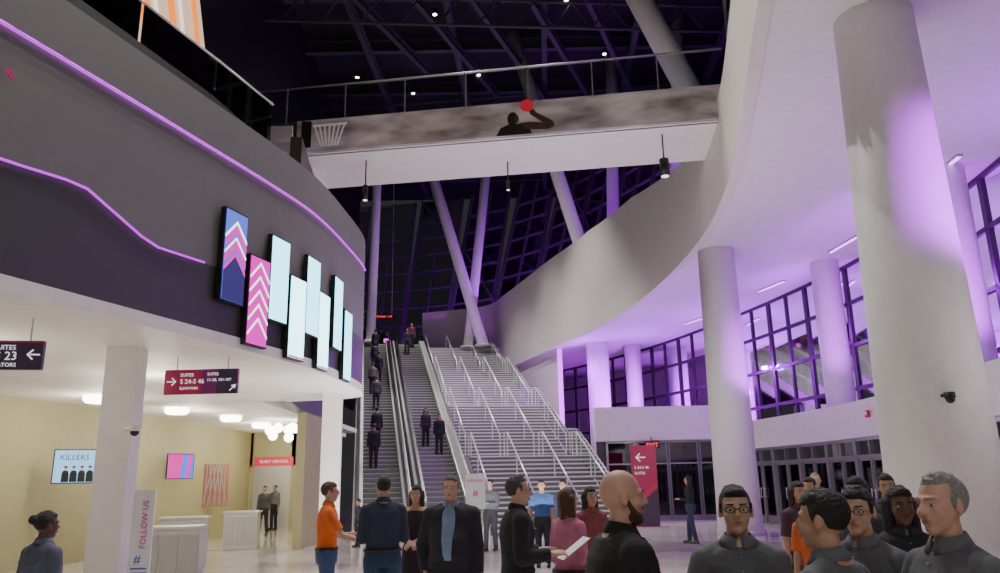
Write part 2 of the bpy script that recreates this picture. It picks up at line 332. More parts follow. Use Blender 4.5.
for s,yy in((0,0.02),(1,2.7)):
    for i in range(n):
        xa=bl*i/n+.03;xb=bl*(i+1)/n-.03; MB().box(((xa+xb)/2,yy,1.55),(xb-xa,.015,1.05)).obj('glass_panel',clear,br)
        MB().box((xa,yy,1.55),(.03,.03,1.1)).obj('baluster',alu,br)
    MB().tube([(0,yy,2.12),(bl,yy,2.12)],.022).obj('handrail',alu,br,smooth=True)
MB().box((-6.9,22.7,10.0),(2.6,2.2,2.0)).obj('wall_bridge_abutment',[cream],**STR)
MB().box((-7.2,21.1,11.55),(2.2,.1,1.1)).obj('wall_bridge_side',[cream],**STR)
CL=catmull([(-9.6,8),(-8.9,14),(-8.3,20.9)],6); m=MB(); ribbon(m,CL,11,12,-.3); m.obj('trim_4',[dark],**STR)
m=MB(); slab(m,CL,[p+Vector((-2.5,0)) for p in CL],11,11.3); m.obj('floor_concourse',[dark],**STR)
r=empty('steel_railing',label='dark metal and glass railing along upper concourse',category='railing')
m=MB(); m.tube([(p.x,p.y,13.1) for p in CL],.03); m.obj('handrail',steel,r); m=MB(); ribbon(m,CL,12.02,13.05,.015); m.obj('glass_panel',clear,r)
g=empty('glazed_enclosure',(7.6,21.5,11.9),math.radians(-12),label='small glazed lobby with dark frames at the end of the bridge',category='enclosure')
m=MB()
for x in(0,.9,1.8,2.7):
    for y in(0,2.4): m.box((x,y,3.2),(.12,.12,6.4))
for z in(.05,1.3,3.0,4.7,6.35): m.box((1.35,0,z),(2.8,.12,.12)).box((1.35,2.4,z),(2.8,.12,.12)).box((0,1.2,z),(.12,2.5,.12)).box((2.7,1.2,z),(.12,2.5,.12))
m.obj('frame',alu,g); MB().box((1.35,0,3.2),(2.7,.01,6.3)).box((0,1.2,3.2),(.01,2.4,6.3)).obj('glass_pane',clear,g); MB().box((1.35,1.2,6.45),(3.2,2.9,.15)).obj('roof',white,g)
def pendant(x,y,z,h,r,zt):
    o=empty('pendant_light',(x,y,z),0,label='black cylindrical pendant light on a thin cord',category='pendant lamp',group='black pendant lights')
    MB().cyl((0,0,0),(0,0,h),r,r,24).cyl((0,0,h),(0,0,h+.05),r*.5,.02,16).obj('lamp_shade',black,o,smooth=True)
    MB().cyl((0,0,h),(0,0,zt-z),.02,.02,6).obj('cord',black,o); MB().cyl((0,0,-.01),(0,0,.01),r*.8,r*.8,20).obj('bulb',E('bulb_soft',(1,.95,.9),2),o)
pendant(4.6,19.8,9.75,.5,.13,11.0); pendant(-3.9,21.2,9.75,.45,.08,11.0); pendant(.3,21.5,10.1,.28,.06,11)
# ---------------------------------------------------------------- screens
bluesc=E('screen_blue',(.08,.14,.7),1.6); cyan=E('screen_cyan',(.28,.86,1),4.2); cy2=E('screen_pale',(.45,.95,1),5.0); mag=E('screen_magenta',(.8,.0,.5),1.6); navy=E('screen_navy',(.02,.025,.18),.9); swh=E('screen_white',(1,.93,1),2.6)
scr=[(10.95,5.0),(11.55,4.46),(12.12,4.94),(12.66,4.42),(13.2,4.92),(13.78,4.4),(14.55,4.9),(15.3,4.4)]
ps=resample(offs(GW,.07),.05)
for i,(y,z) in enumerate(scr):
    j=min(range(len(ps)),key=lambda k:abs(ps[k].y-y)+(ps[k].y>17)*9); t=(ps[j+1]-ps[j-1]).normalized()
    ang=math.atan2(t.y,t.x); w,h=.5,1.36
    o=empty('wall_display',(ps[j].x,ps[j].y,z),ang,label=('tall portrait screen with magenta chevrons on a grey wall' if i<2 else 'tall portrait screen glowing pale blue on a grey wall'),category='screen',group='portrait wall screens')
    MB().box((0,.0,0),(w+.05,.08,h+.05)).obj('housing',black,o)
    MB().box((0,-.04,0),(w,.02,h)).obj('screen',[bluesc,mag,cyan,cy2,cyan,cy2,cyan,cyan][i],o)
    def chev(zc,t_,mt,yy=-.055): MB().poly([(-w/2,zc-.26),(0,zc),(w/2,zc-.26),(w/2,zc-.26+t_),(0,zc+t_),(-w/2,zc-.26+t_)],yy,.006).obj('screen_graphic',mt,o)
    if i==0:
        MB().poly([(-w/2,-h/2),(w/2,-h/2),(w/2,-.25),(0,.02),(-w/2,-.25)],-.0525,.004).obj('screen_graphic',navy,o)
        chev(.50,.05,swh);chev(.36,.11,mag);chev(.26,.04,swh);chev(.12,.11,mag); chev(.0,.06,mag)
    if i==1:
        for q in(.58,.36,.14,-.08,-.30): chev(q,.045,swh)
    if i in(3,5): MB().poly([(-w/2,-h/2),(w/2,-h/2),(w/2,-.65),(-w/2,-.65)],-.055,.006).obj('screen_graphic',mag,o)
# ---------------------------------------------------------------- stairs & escalators
YAW=math.radians(10.5); O=Vector((-4.6,25)); Rt=Vector((math.cos(YAW),math.sin(YAW))); Fw=Vector((-math.sin(YAW),math.cos(YAW)))
RISE=10.7; RUN=27.3
def zes(v): return max(0,min(RISE,(v-1.2)*RISE/(RUN-2.4)))
def sw(u,v,z): p=O+Rt*u+Fw*v; return (p.x,p.y,z)
satin=M('satin_panel',(.62,.62,.62),.3,.3)
def escalator(u0,lab):
    e=empty('escalator',sw(u0,0,0),YAW,label=lab,category='escalator',group='escalators'); W=2.1
    pts=[(0,0),(1.2,0),(RUN-1.2,RISE),(RUN+.2,RISE)]
    for s in(0,1):
        x=.17 if s==0 else W-.17
        m=MB(); lo=[(v,z-.3 if i else z) for i,(v,z) in enumerate(pts)]; hi=[(v,z+.30) for v,z in pts]; vs_=[]
        for (v,z),(v2,z2) in zip(lo,hi): vs_+=[(x-.17,v,z),(x+.17,v,z),(x+.17,v2,z2),(x-.17,v2,z2)]
        fs=[]
        for i in range(3):
            a=4*i
            for k in range(4): fs.append((a+k,a+(k+1)%4,a+4+(k+1)%4,a+4+k))
        fs+=[(0,3,2,1),(12,13,14,15)]; m.add(vs_,fs); m.obj('skirt_panel',satin,e)
        g=MB()
        for (v,z),(v2,z2) in zip(pts,pts[1:]): g.add([(x,v,z+.3),(x,v2,z2+.3),(x,v2,z2+.92),(x,v,z+.92)],[(0,1,2,3)])
        g.obj('glass_balustrade',clear,e)
        h=MB(); hp=[(x,-.35,.45),(x,-.42,.7),(x,-.3,.92),(x,0,.96),(x,1.1,.96),(x,1.5,1.06)]+[(x,RUN-1.4,RISE+.88),(x,RUN-1,RISE+.96),(x,RUN+.3,RISE+.96)]
        for a,b in zip(hp,hp[1:]): h.bar(a,b,.08,.04)
        h.obj('handrail',rubber,e)
    m=MB(); pt=[(0,-.02),(1.2,-.02),(RUN-1.2,RISE-.25),(RUN+.2,RISE-.05)]
    for (v,z),(v2,z2) in zip(pt,pt[1:]): m.add([(0,v,z-.25),(W,v,z-.25),(W,v2,z2-.25),(0,v2,z2-.25),(0,v,z-1.1 if v>2 else z-.26),(W,v,z-1.1 if v>2 else z-.26),(W,v2,z2-1.1),(0,v2,z2-1.1)],[(0,1,2,3),(4,7,6,5),(0,4,5,1),(3,2,6,7),(0,3,7,4),(1,5,6,2)])
    m.obj('truss_casing',alu,e); MB().box((W/2,.3,.01),(W-.68,.9,.03)).obj('comb_plate',steel,e)
    st=MB().box((0,.2,-.02),(W-.68,.4,.04))
    for k in range(9): st.box((-.5+k*.125,.2,.005),(.03,.4,.012),1)
    st.box((0,.01,-.1),(W-.68,.02,.17),0).box((0,-.002,-.006),(W-.68,.03,.03),2)
    sm=st.mesh('step')
    for q in(estep,black,M('step_edge',(.62,.62,.58),.5)): sm.materials.append(q)
    for k in range(62):
        v=.8+k*(RUN-1.6)/62; put('step',sm,e,(W/2,v,zes(v+.2)+.03))
escalator(-.15,'steel and glass escalator with black handrails beside a dark wall'); escalator(2.1,'steel and glass escalator with black handrails beside the stairs')
stc=empty('staircase',sw(4.3,0,0),YAW,label='wide pale stone staircase with steel handrails and landings',category='staircase')
SWD=4.5; prof=[];v=0;z=0;rr=RISE/64; rn=(RUN-3*1.7)/64; nos=MB(); m=MB()
for fl in range(4):
    for k in range(16):
        z1=z+rr; d=rn+(1.7 if k==15 and fl<3 else 0)
        m.add([(0,v,z),(SWD,v,z),(SWD,v,z1),(0,v,z1)],[(0,1,2,3)],1); m.add([(0,v,z1),(SWD,v,z1),(SWD,v+d,z1),(0,v+d,z1)],[(0,1,2,3)],0)
        for x in(0,SWD): m.add([(x,v,z-.5 if z>.5 else 0),(x,v+d,z-.5 if z>.5 else 0),(x,v+d,z1),(x,v,z1)],[(0,1,2,3)],0)
        nos.box((SWD/2,v-.01,z1-.025),(SWD,.03,.055)); prof.append((v,z1)); v+=d; z=z1
prof.append((v,z)); m.obj('stair_flights',[tread,riser],stc); nos.obj('nosing',nosem,stc,kind='stuff')
def zst(vv):
    r_=0
    for a,b in prof:
        if vv>=a: r_=b
    return r_
kn=[(0,rr)]
for fl in range(4):
    v0=fl*(16*rn+1.7); kn+= [(v0,fl*16*rr+rr),(v0+15.5*rn,(fl+1)*16*rr)]
kn.append((RUN,RISE))
for x in(.08,1.55,3.0,SWD-.08):
    for fl in range(4):
        v0=fl*(16*rn+1.7); a=(x,v0-.25 if fl else v0,fl*16*rr+.92); b=(x,v0+16*rn-.2,(fl+1)*16*rr+.92)
        m=MB(); m.tube([a,b,(x,b[1]+.7,b[2])],.032,8)
        for k in range(4):
            t=k/3; vv=a[1]+(b[1]-a[1])*t; zz=a[2]+(b[2]-a[2])*t; m.cyl((x,vv,zst(vv)),(x,vv,zz),.022,.022,8)
        m.cyl((x,b[1]+.7,b[2]-.92),(x,b[1]+.7,b[2]),.022,.022,8)
        m.obj('handrail',rail,stc,smooth=True)
g=MB(); x=SWD
for (v,z),(v2,z2) in zip(kn,kn[1:]):
    if v2-v>.01: g.add([(x,v,z),(x,v2,z2),(x,v2,z2+1.05),(x,v,z+1.05)],[(0,1,2,3)])
g.obj('glass_balustrade',clear,stc)
# ---------------------------------------------------------------- lobby fittings
disc=MB().cyl((0,0,-.10),(0,0,0),.30,.3,28,0).cyl((0,0,-.16),(0,0,-.10),.24,.30,28,1).mesh('ceiling_lamp'); disc.materials.append(lampw); disc.materials.append(lampw)
for x,y in [(-8.9,17.0),(-8.4,20),(-7.9,22.6),(-7.9,25.5),(-7.5,28)]:
    put('ceiling_lamp',disc,None,(x,y,3.69),0,label='round flush glowing ceiling lamp in the lobby',category='ceiling lamp',group='round lobby lamps')
ch=empty('chandelier',(-7.0,24.3,3.69),0,label='cluster of glowing glass globes hanging from the lobby ceiling',category='chandelier')
for x,y,z in[(0,0,-.25),(.3,.1,-.3),(-.3,.5,-.45),(.1,.9,-.5),(-.1,-.5,-.35),(.3,.6,-.2)]:
    MB().sph((x,y,z),.15,16,10).obj('globe',lampw,ch,smooth=True); MB().cyl((x,y,z+.1),(x,y,0),.008,.008,6).obj('rod',steel,ch)
def tv(x,y,z,ang,w,h,cols,lab,tx=None):
    o=empty('television',(x,y,z),ang,label=lab,category='television')
    MB().box((0,.03,0),(w+.05,.06,h+.05)).box((0,.12,0),(.2,.14,.2)).obj('housing',black,o); MB().box((0,-.005,0),(w,.02,h)).obj('screen',cols[0],o)
    if tx:
        for i in range(4):
            m=MB(); c=-w/2+.24+i*.16; b=-h/2+.01; q=.03*(i%2)
            m.poly([(c-.075,b),(c+.075,b),(c+.07,b+.19),(c+.04,b+.25),(c-.04,b+.25),(c-.07,b+.19)],-.02,.006,0)
            m.poly([(c+.036*math.cos(a*.6),b+.29+q*.3+.045*math.sin(a*.6)) for a in range(11)],-.021,.006,1); m.poly([(c-.038,b+.31),(c+.038,b+.31),(c+.027,b+.35),(c-.027,b+.35)],-.024,.006,0)
            m.obj('screen_graphic',[black,M('print_skin',(.5,.35,.28),.5,0,(.5,.33,.25),.5)],o)
        text(tx,.17,black,o,(-w/2+.1,-.022,.14))
    else:
        MB().poly([(-w/2,-h/2),(0,-h/2),(w*.1,h/2),(-w/2,h/2)],-.02,.006).obj('screen_graphic',cols[1],o); MB().poly([(w*.2,-h/2),(w*.35,-h/2),(w*.45,h/2),(w*.3,h/2)],-.02,.006).obj('screen_graphic',cols[1],o)
tv(-9.55,17.6,2.2,math.radians(24),.86,.7,[E('tv_pale',(.3,.65,.95),1.6),black],'wall television showing four band members under black lettering','KILLERS')
tv(-9.5,23.2,2.3,math.radians(38),.72,.68,[E('tv_blue',(.03,.18,1),1.5),E('tv_magenta',(.9,.0,.4),1.4)],'wall television showing blue and magenta graphics')
def hang_sign(x,y,z,w,h,lab,ang,m1=maroon,m2=signdark):
    o=empty('hanging_sign',(x,y,z),ang,label=lab,category='sign'); MB().box((0,0,0),(w,.06,h)).obj('panel',m1,o); MB().box((w*.12,-.034,0),(w*.2,.01,h)).obj('panel_face',plum if m1 is maroon else m1,o); MB().box((w*.36,-.034,0),(w*.28,.01,h)).obj('panel_face',m2,o)
    MB().cyl((-w*.35,0,h/2),(-w*.35,0,3.69-z),.01).obj('rod',steel,o); MB().cyl((w*.35,0,h/2),(w*.35,0,3.69-z),.01).obj('rod',steel,o); return o
o=hang_sign(-4.65,11.9,3.28,1.15,.38,'maroon and charcoal hanging wayfinding sign with white lettering',math.radians(-2))
text('SUITES',.07,textw,o,(-.32,-.05,.08)); text('S 24-S 46',.1,textw,o,(-.32,-.05,-.03)); text('ELEVATORS',.055,textw,o,(-.32,-.05,-.12)); text('11-20, 101-107',.062,textw,o,(.1,-.05,0)); text('\u2192',.2,textw,o,(-.55,-.05,-.06))
text('SUITES',.06,textw,o,(.1,-.05,.09))
m=MB(); m.bar((.46,-.045,-.15),(.53,-.045,-.08),.015,.01); m.poly([(.56,-.05),(.48,-.07),(.54,-.12)],-.045,.01); m.obj('arrow',textw,o)
o=hang_sign(-5.95,8.9,3.24,1.1,.34,'near black hanging wayfinding sign with white lettering and arrow',math.radians(10),signdark,signdark)
text('SUITES',.08,textw,o,(.02,-.05,.06)); text('S 23',.14,textw,o,(.04,-.05,-.06)); text('ELEVATORS',.065,textw,o,(-.06,-.05,-.14)); text('\u2190',.2,textw,o,(.36,-.05,-.06))
MB().box((0,-.045,.155),(1.1,.01,.02)).obj('stripe',maroon,o)
def counter(x,y,w,d,h,ang,lab):
    o=empty('service_counter',(x,y,0),ang,label=lab,category='counter'); MB().box((0,0,h/2),(w,d,h-.06)).box((0,0,.05),(w-.06,d-.06,.1),0).obj('body',M('counter_white',(.6,.59,.57),.4),o)
    MB().box((0,0,h),(w+.08,d+.08,.05)).obj('countertop',steel,o)
    for i in range(3): MB().box((-w/3+i*w/3,-d/2-.01,h/2),(w/3-.04,.02,h-.25)).obj('front_panel',M('counter_panel',(.42,.42,.43),.5),o)
counter(-6.0,14.6,1.0,.6,1.0,.2,'low white service counter with steel top'); counter(-7.0,17.6,.9,.5,1.05,.2,'white and grey reception counter'); counter(-7.35,22.5,.9,.55,1.0,.15,'small white reception counter')
o=empty('banner_stand',(-4.33,9.6,0),math.radians(6),label='white vertical banner stand with magenta and blue lettering',category='banner')
MB().box((0,0,.85),(.25,.03,1.66)).obj('banner_panel',M('banner_white',(.85,.85,.88),.5),o); MB().box((0,0,.02),(.36,.3,.04)).obj('base',steel,o)
text('FOLLOW US',.10,textm,o,(.06,-.02,1.0),(math.pi/2,-math.pi/2,0))
text('#',.14,M('blue_lettering',(.05,.1,.5),.5),o,(-.06,-.02,.84))
for k in range(5): MB().box((0,-.02,.78-k*.05),(.18,.005,.015)).obj('text_line',M('blue_lettering'),o)
o=empty('poster_stand',(-.52,14.5,0),0,label='white poster on stand with magenta lettering',category='poster'); MB().box((0,0,1.53),(.36,.03,.62)).obj('poster_panel',M('banner_white'),o); MB().cyl((0,.03,0),(0,.03,1.3),.02).cyl((0,.03,0),(0,.03,.03),.2,.2,20).obj('stand',steel,o)
text('WELCOME',.06,textm,o,(0,-.02,1.7),align='CENTER'); text('#',.16,textm,o,(0,-.02,1.45),align='CENTER')
o=empty('wall_graphic',(-9.55,26.2,1.75),math.radians(40),label='red and grey patterned lattice panel on the beige wall',category='wall panel'); MB().box((0,0,0),(.9,.06,1.35)).obj('panel',M('rose_panel',(.35,.12,.1),.5),o)
for i in range(5): MB().bar((-.4+i*.18,-.04,-.65),(-.1+i*.1,-.04,.65),.03,.02).obj('lattice_bar',M('lattice_grey',(.45,.45,.45),.5),o); MB().bar((.4-i*.18,-.05,-.65),(.1-i*.1,-.05,.65),.03,.02).obj('lattice_bar',M('lattice_grey'),o)
o=empty('door_sign',(-8.85,30.42,2.6),0,label='red sign above the lobby passage with white lettering',category='sign'); MB().box((0,0,0),(1.5,.05,.34)).obj('panel',M('red_sign',(.5,.02,.04),.5,0,(.6,.02,.05),.6),o); text('GUEST SERVICES',.15,textw,o,(0,-.04,-.05),align='CENTER')
o=empty('wayfinding_totem',(5.2,29.3,0),math.radians(-4),label='maroon vertical wayfinding panel with white arrow and lettering',category='sign'); MB().box((0,0,1.45),(.92,.12,2.9)).obj('panel',maroon,o)
text('\u2190',.5,textw,o,(-.35,-.08,2.3)); text('S 24-S 46',.14,textw,o,(-.36,-.08,2.05)); text('SUITES',.13,textw,o,(-.36,-.08,1.85)); MB().poly([(-.45,.02),(.45,.02),(.45,1.35),(-.45,.6)],-.065,.01).obj('graphic',signdark,o); MB().poly([(-.45,.65),(.45,1.4),(.45,1.6),(-.45,.85)],-.07,.01).obj('graphic',E('red_band',(.8,.02,.08),.4),o)
MB().box((6.5,33.6,2.0),(5.0,.3,4.0)).obj('wall_storefront',[dark],**STR)
MB().box((6.9,33.2,3.95),(6.0,.7,1.4)).obj('trim_5',[white],**STR)
for k,x in enumerate((4.4,5.7,7.0,8.3)):
    q=MB().box((0,0,1.6),(.1,.1,3.2)).box((1.25,0,1.6),(.1,.1,3.2)).box((.62,0,3.2),(1.3,.1,.08)).box((.62,0,2.3),(1.2,.08,.06)).box((.62,0,.1),(1.2,.08,.2)).obj('door_%d'%(50+k),pale,None,(x,33.37,0),0,**STR)
    MB().box((.62,0,1.6),(1.2,.02,3.1)).obj('glass_pane',wing,q)
o=empty('exit_sign',(6.2,32.7,3.05),0,label='EXIT sign with red lettering over the storefront',category='sign'); MB().box((0,0,0),(.62,.08,.3)).obj('panel',black,o); text('EXIT',.25,redled,o,(0,-.05,-.09),align='CENTER'); MB().cyl((0,.0,.15),(0,.2,.4),.02).obj('bracket',black,o)
def cctv(x,y,z,lab,hm=black,back=(0,.2)):
    o=empty('security_camera',(x,y,z),0,label=lab,category='security camera'); MB().cyl((0,0,.05),(0,0,.13),.07,.07,20).bar((0,0,.1),(back[0],back[1],.1),.04,.04).obj('housing',hm,o,smooth=True); MB().sph((0,0,.04),.06,16,10).obj('dome',black,o,smooth=True)
cctv(-5.12,10.85,2.42,'white dome security camera mounted on square column',white,(-.25,.2)); cctv(6.02,10.42,2.62,'black dome security camera on the massive column')
MB().box((0,0,0),(.14,.08,.2)).sph((0,-.05,.02),(.05,.03,.06),10,6,1).obj('fire_strobe',[M('alarm_red',(.6,.02,.02),.4),white],None,(10.3,22,3.35),math.radians(-80),label='small red fire alarm strobe on the white band',category='alarm')
for x,y,a in[(11.2,24,95),(10.7,29.5,105),(11.0,17.8,85),(10.4,12.5,82),(9.3,36,112)]:
    MB().box((0,0,0),(1.8,.14,.06)).box((0,0,-.035),(1.7,.1,.02),1).obj('ceiling_lamp',[alu,violetlamp],None,(x,y,8.975),math.radians(a),label='linear violet glowing lamp under the white soffit',category='ceiling lamp',group='linear soffit lamps')
for u,vv in((1.8,28.5),(.4,28.7)):
    MB().box((0,0,.5),(.5,.3,1.0)).box((0,-.16,.7),(.4,.02,.3),1).obj('ticket_podium',[dark,magled],None,sw(u,vv,RISE),0,label='dark podium with glowing magenta top at the head of the escalator',category='podium')
o=empty('upper_sign',(-8.5,54,13.3),0,label='small illuminated red sign over the upper landing',category='sign'); MB().box((0,0,0),(1.8,.08,.35)).obj('panel',black,o); text('SECTIONS 1-20',.22,redled,o,(0,-.05,-.08),align='CENTER'); MB().cyl((-.7,0,.17),(-.7,0,13.2),.02).obj('rod',steel,o); MB().cyl((.7,0,.17),(.7,0,13.2),.02).obj('rod',steel,o)
# ---------------------------------------------------------------- people
def remesh(mb,vox,it=2,name='m'):
    me=mb.mesh(name); o=bpy.data.objects.new('tmp',me); C.objects.link(o)
    r=o.modifiers.new('r','REMESH'); r.mode='VOXEL'; r.voxel_size=vox; r.use_smooth_shade=True
    if it: s=o.modifiers.new('s','SMOOTH'); s.factor=.5; s.iterations=it
    bpy.context.view_layer.update()
    out=bpy.data.meshes.new_from_object(o.evaluated_get(bpy.context.evaluated_depsgraph_get())); out.name=name
    C.objects.unlink(o); bpy.data.objects.remove(o); bpy.data.meshes.remove(me)
    out.polygons.foreach_set('use_smooth',[True]*len(out.polygons)); out.materials.clear(); return out
AR={'down':((.14,.0,-1),(.06,.18,-1)),'bent':((.16,-.05,-1),(-.12,1,.1)),'gest':((.3,.3,-1),(-.3,.9,.3)),'cross':((.22,.3,-1),(-.9,.45,.1)),
 'phone':((.12,.25,-1),(-.35,.7,.6)),'out':((.2,.6,-1),(.1,1,-.3)),'rail':((.35,.3,-.8),(.1,1,-.1)),'pock':((.32,-.15,-1),(-.2,.3,-1)),'clasp':((.2,.1,-1),(-.75,.7,-.35))}
SK={'light':(.52,.31,.22),'tan':(.42,.245,.16),'asian':(.48,.30,.20),'brown':(.12,.055,.035),'pink':(.52,.30,.22)}
eyem=M('eye_white',(.45,.42,.4),.3); irism=M('eye_iris',(.02,.012,.01),.2); lipm=M('lips',(.34,.16,.125),.55); shoem=M('shoe_black',(.015,.013,.012),.35)
def cloth(c): return M('cloth_%02d_%02d_%02d'%tuple(int(x*99) for x in c),c,.85,0,var=.35,scale=7,bump=.6)
def person(label,x,y,yaw,H,skin='light',top=(.05,.05,.06),bot=(.03,.03,.04),sleeve='long',aL='down',aR='down',hair='short',hc=(.015,.012,.01),w=1.0,belly=0,
           hy=0,hp=0,step=0,detail=1,glasses=False,beard=None,dress=False,jacket=False,inner=None,fem=False,z=0,badge=False):
    vox=[.014,.0105,.0072][detail]; sm=M('skin_'+skin,SK[skin],.55,var=.14,scale=14,bump=.08)
    sh=(.15 if fem else .168)*w; B=MB(); T=MB(); P=MB(); Sh=MB()
    RT=[(.84,.155,.105),(.95,.168 if not fem else .172,.115),(1.06,.15 if not fem else .125,.105+belly),(1.18,.154 if not fem else .135,.108+belly),(1.30,.168 if not fem else .148,.118),(1.38,.168 if not fem else .148,.106),(1.43,.14,.085),(1.465,.095,.07),(1.50,.062,.058)]
    def rings(inf,z0=.84,z1=1.53): return [(a,0,(belly*.6 if 1<a<1.2 else 0),b*w+inf,c*w**.5+inf) for a,b,c in RT if z0<=a<=z1]
    B.loft(rings(0)); B.cap((0,-.005,1.45),.056,(0,.012,1.57),.052)
    inf=.02 if jacket else .011
    T.loft([( .84 if jacket else .93,0,0,.17*w+inf,.118*w+inf+belly*.5)]+rings(inf,.95,1.47))
    rs=random.Random(int(abs(x)*100)+int(y*10))
    if detail>0:
        for q in range(9):
            zz=rs.uniform(1.0,1.36); sx=rs.choice((-1,1)); fy=rs.choice((-1,1)); hw=.10*w
            yy=lerp_tab([(a,c*w**.5+(belly*.6 if 1<a<1.2 else 0)) for a,b,c in RT],zz)*.93+inf
            T.cap((sx*hw*1.2,fy*yy*.93,zz),.011,(sx*rs.uniform(.0,.05),fy*yy,zz-rs.uniform(.03,.09)),.006,6)
    for sgn in(-1,1):
        B.cap((.03*sgn,-.01,1.47),.045,(sh*.8*sgn,-.005,1.415),.045); T.cap((.035*sgn,-.01,1.462),.042+inf,(sh*.85*sgn,-.005,1.412),.046+inf)
    for sgn,an in((-1,aL),(1,aR)):
        u,f=AR[an]; u=Vector((u[0]*sgn,u[1],u[2])).normalized(); f=Vector((f[0]*sgn,f[1],f[2])).normalized()
        s0=Vector((sh*sgn,0,1.395)); el=s0+u*.285; wr=el+f*.25
        k=w**.5
        B.cap(s0,.052*k,el,.041*k); B.cap(el,.041*k,el.lerp(wr,.3),.040*k); B.cap(el.lerp(wr,.3),.040*k,wr,.026)
        T.sph(s0,.054*k+inf)
        if sleeve=='long': T.cap(s0,.053*k+inf,el,.043*k+inf); T.cap(el,.043*k+inf,el.lerp(wr,.55),.038*k+inf); T.cyl(el.lerp(wr,.5),el.lerp(wr,.97),.038*k+inf,.032+inf,16)
        elif sleeve=='short': T.cyl(s0,s0.lerp(el,.8),.053*k+inf,.050*k+inf+.006,16)
        n=Vector((-sgn,0,0)) if abs(f.z)>.6 else Vector((-sgn*.5,0,-1)); n=(n-f*n.dot(f)).normalized(); t=f.cross(n)
        if t.dot(Vector((0,1,0)))+t.dot(Vector((0,0,1)))*.8<0: t=-t
        for q in(-1,0,1): B.cap(wr+t*q*.012,.02,wr+f*.085+t*q*.024,.0135,8)
        for off,Ln in((.031,.07),(.011,.08),(-.010,.075),(-.030,.058)):
            b0=wr+f*.088+t*off; c=[.25,.75,1.1]
            for q,ll in enumerate((.42,.32,.26)):
                dd=(f*math.cos(c[q])+n*math.sin(c[q])+t*off*2).normalized(); b1=b0+dd*Ln*ll*1.1; B.cap(b0,.0092-.0006*q,b1,.0088-.0006*q,8); b0=b1
        b0=wr+f*.03+t*.022; b1=b0+(f*.6+t*.75+n*.35).normalized()*.04; b2=b1+(f*.9+t*.25+n*.3).normalized()*.03; B.cap(b0,.013,b1,.011,8); B.cap(b1,.011,b2,.0095,8)
    for sgn in(-1,1):
        st=step*sgn; hp0=Vector((.09*sgn*w,0,.9)); kn_=Vector((.095*sgn*w,.03+st*.55,.49)); an_=Vector((.1*sgn*w,st,.09))
        B.cap(hp0,.085*w,kn_,.055); B.cap(kn_,.055,an_.lerp(kn_,.6),.053); B.cap(an_.lerp(kn_,.6),.053,an_,.037); B.cap(an_+Vector((0,-.03,-.04)),.038,an_+Vector((.01*sgn,.14,-.055)),.03)
        P.cap(hp0,.1*w,kn_,.07); P.cyl(kn_,an_+Vector((0,0,-.01)),.07,.06,16); P.sph(kn_,.07)
        Sh.cap(an_+Vector((0,-.03,-.038)),.046,an_+Vector((.01*sgn,.15,-.052)),.036); Sh.box(an_+Vector((0,.05,-.08)),(.085,.27,.02))
    P.loft([(.84,0,0,.16*w+.012,.12*w),(.95,0,0,.172*w+.008,.122*w+.01+belly*.3),(1.02,0,0,.16*w+.006,.11*w+.012+belly*.5)])
    HR=(Matrix.Rotation(math.radians(hy),3,'Z')@Matrix.Rotation(math.radians(hp),3,'X')); HC=Vector((0,.02,1.632))
    def h(a): return HC+HR@Vector(a)
    def hs(mb,c,r,n=16,k=10): mb.sph(h(c),r,n,k,0,HR)
    hs(B,(0,-.012,.025),(.072,.092,.092),20,12); hs(B,(0,.022,-.03),(.060,.066,.080)); hs(B,(0,.056,-.09),(.028,.026,.022)); hs(B,(0,.03,-.07),(.047,.045,.04))
    for s in(-1,1):
        hs(B,(.036*s,.052,-.03),(.026,.026,.026)); B.cap(h((.012*s,.083,.022)),.010,h((.045*s,.068,.022)),.010,8); hs(B,(.076*s,-.008,-.008),(.010,.019,.031),10,8)
        hs(B,(.031*s,.067,.0),(.014,.014,.012),10,8)
    B.cap(h((0,.084,.012)),.008,h((0,.103,-.024)),.0125,8); B.cap(h((-.012,.092,-.029)),.0095,h((.012,.092,-.029)),.0095,8)
    B.cap(h((-.014,.082,-.058)),.009,h((.014,.082,-.058)),.009,8)
    me=remesh(B,vox,1,'person'); me.materials.append(sm)
    o=put('person',me,None,(x,y,z),math.radians(yaw),label=label,category='person'); s=H/1.75; o.scale=(s,s,s)
    def child(mb,nm,mt,it=3,v=None):
        q=remesh(mb,v or vox*1.25,it,nm); q.materials.append(mt); return put(nm,q,o)
    if dress:
        D=MB(); D.loft([(.52,0,0,.22,.18),(.75,0,0,.2,.155),(.95,0,0,.185,.13),(1.06,0,0,.14,.115),(1.18,0,0,.148,.12),(1.30,0,0,.162,.135),(1.38,0,0,.16,.115),(1.43,0,0,.13,.09)]); D.sph((-sh,0,1.395),.062); D.sph((sh,0,1.395),.062); child(D,'dress',cloth(top))
        child(Sh,'shoes',shoem,1)
    else:
        child(P,'trousers',cloth(bot)); child(T,'jacket' if jacket else 'shirt',cloth(top),2); child(Sh,'shoes',shoem,1)
        if detail>0 and not jacket: MB().loft([(.985,0,0,.173*w+.014,.118*w+.018+belly*.5),(1.02,0,0,.168*w+.014,.116*w+.018+belly*.5)]).obj('belt',black,o,smooth=True)
    def fronty(zz): return lerp_tab([(a,c*w**.5+(belly*.6 if 1<a<1.2 else 0)) for a,b,c in RT],zz)+inf
    def strip(tab,nm,mt,ex):
        k=MB(); vs=[]
        for zz,hw in tab:
            yb=fronty(zz)+ex; vs+=[(-hw,yb-hw*.12,zz),(0,yb,zz),(hw,yb-hw*.12,zz)]
        k.add(vs,[f for i in range(len(tab)-1) for f in((3*i,3*i+1,3*i+4,3*i+3),(3*i+1,3*i+2,3*i+5,3*i+4))]); k.obj(nm,mt,o,smooth=True)
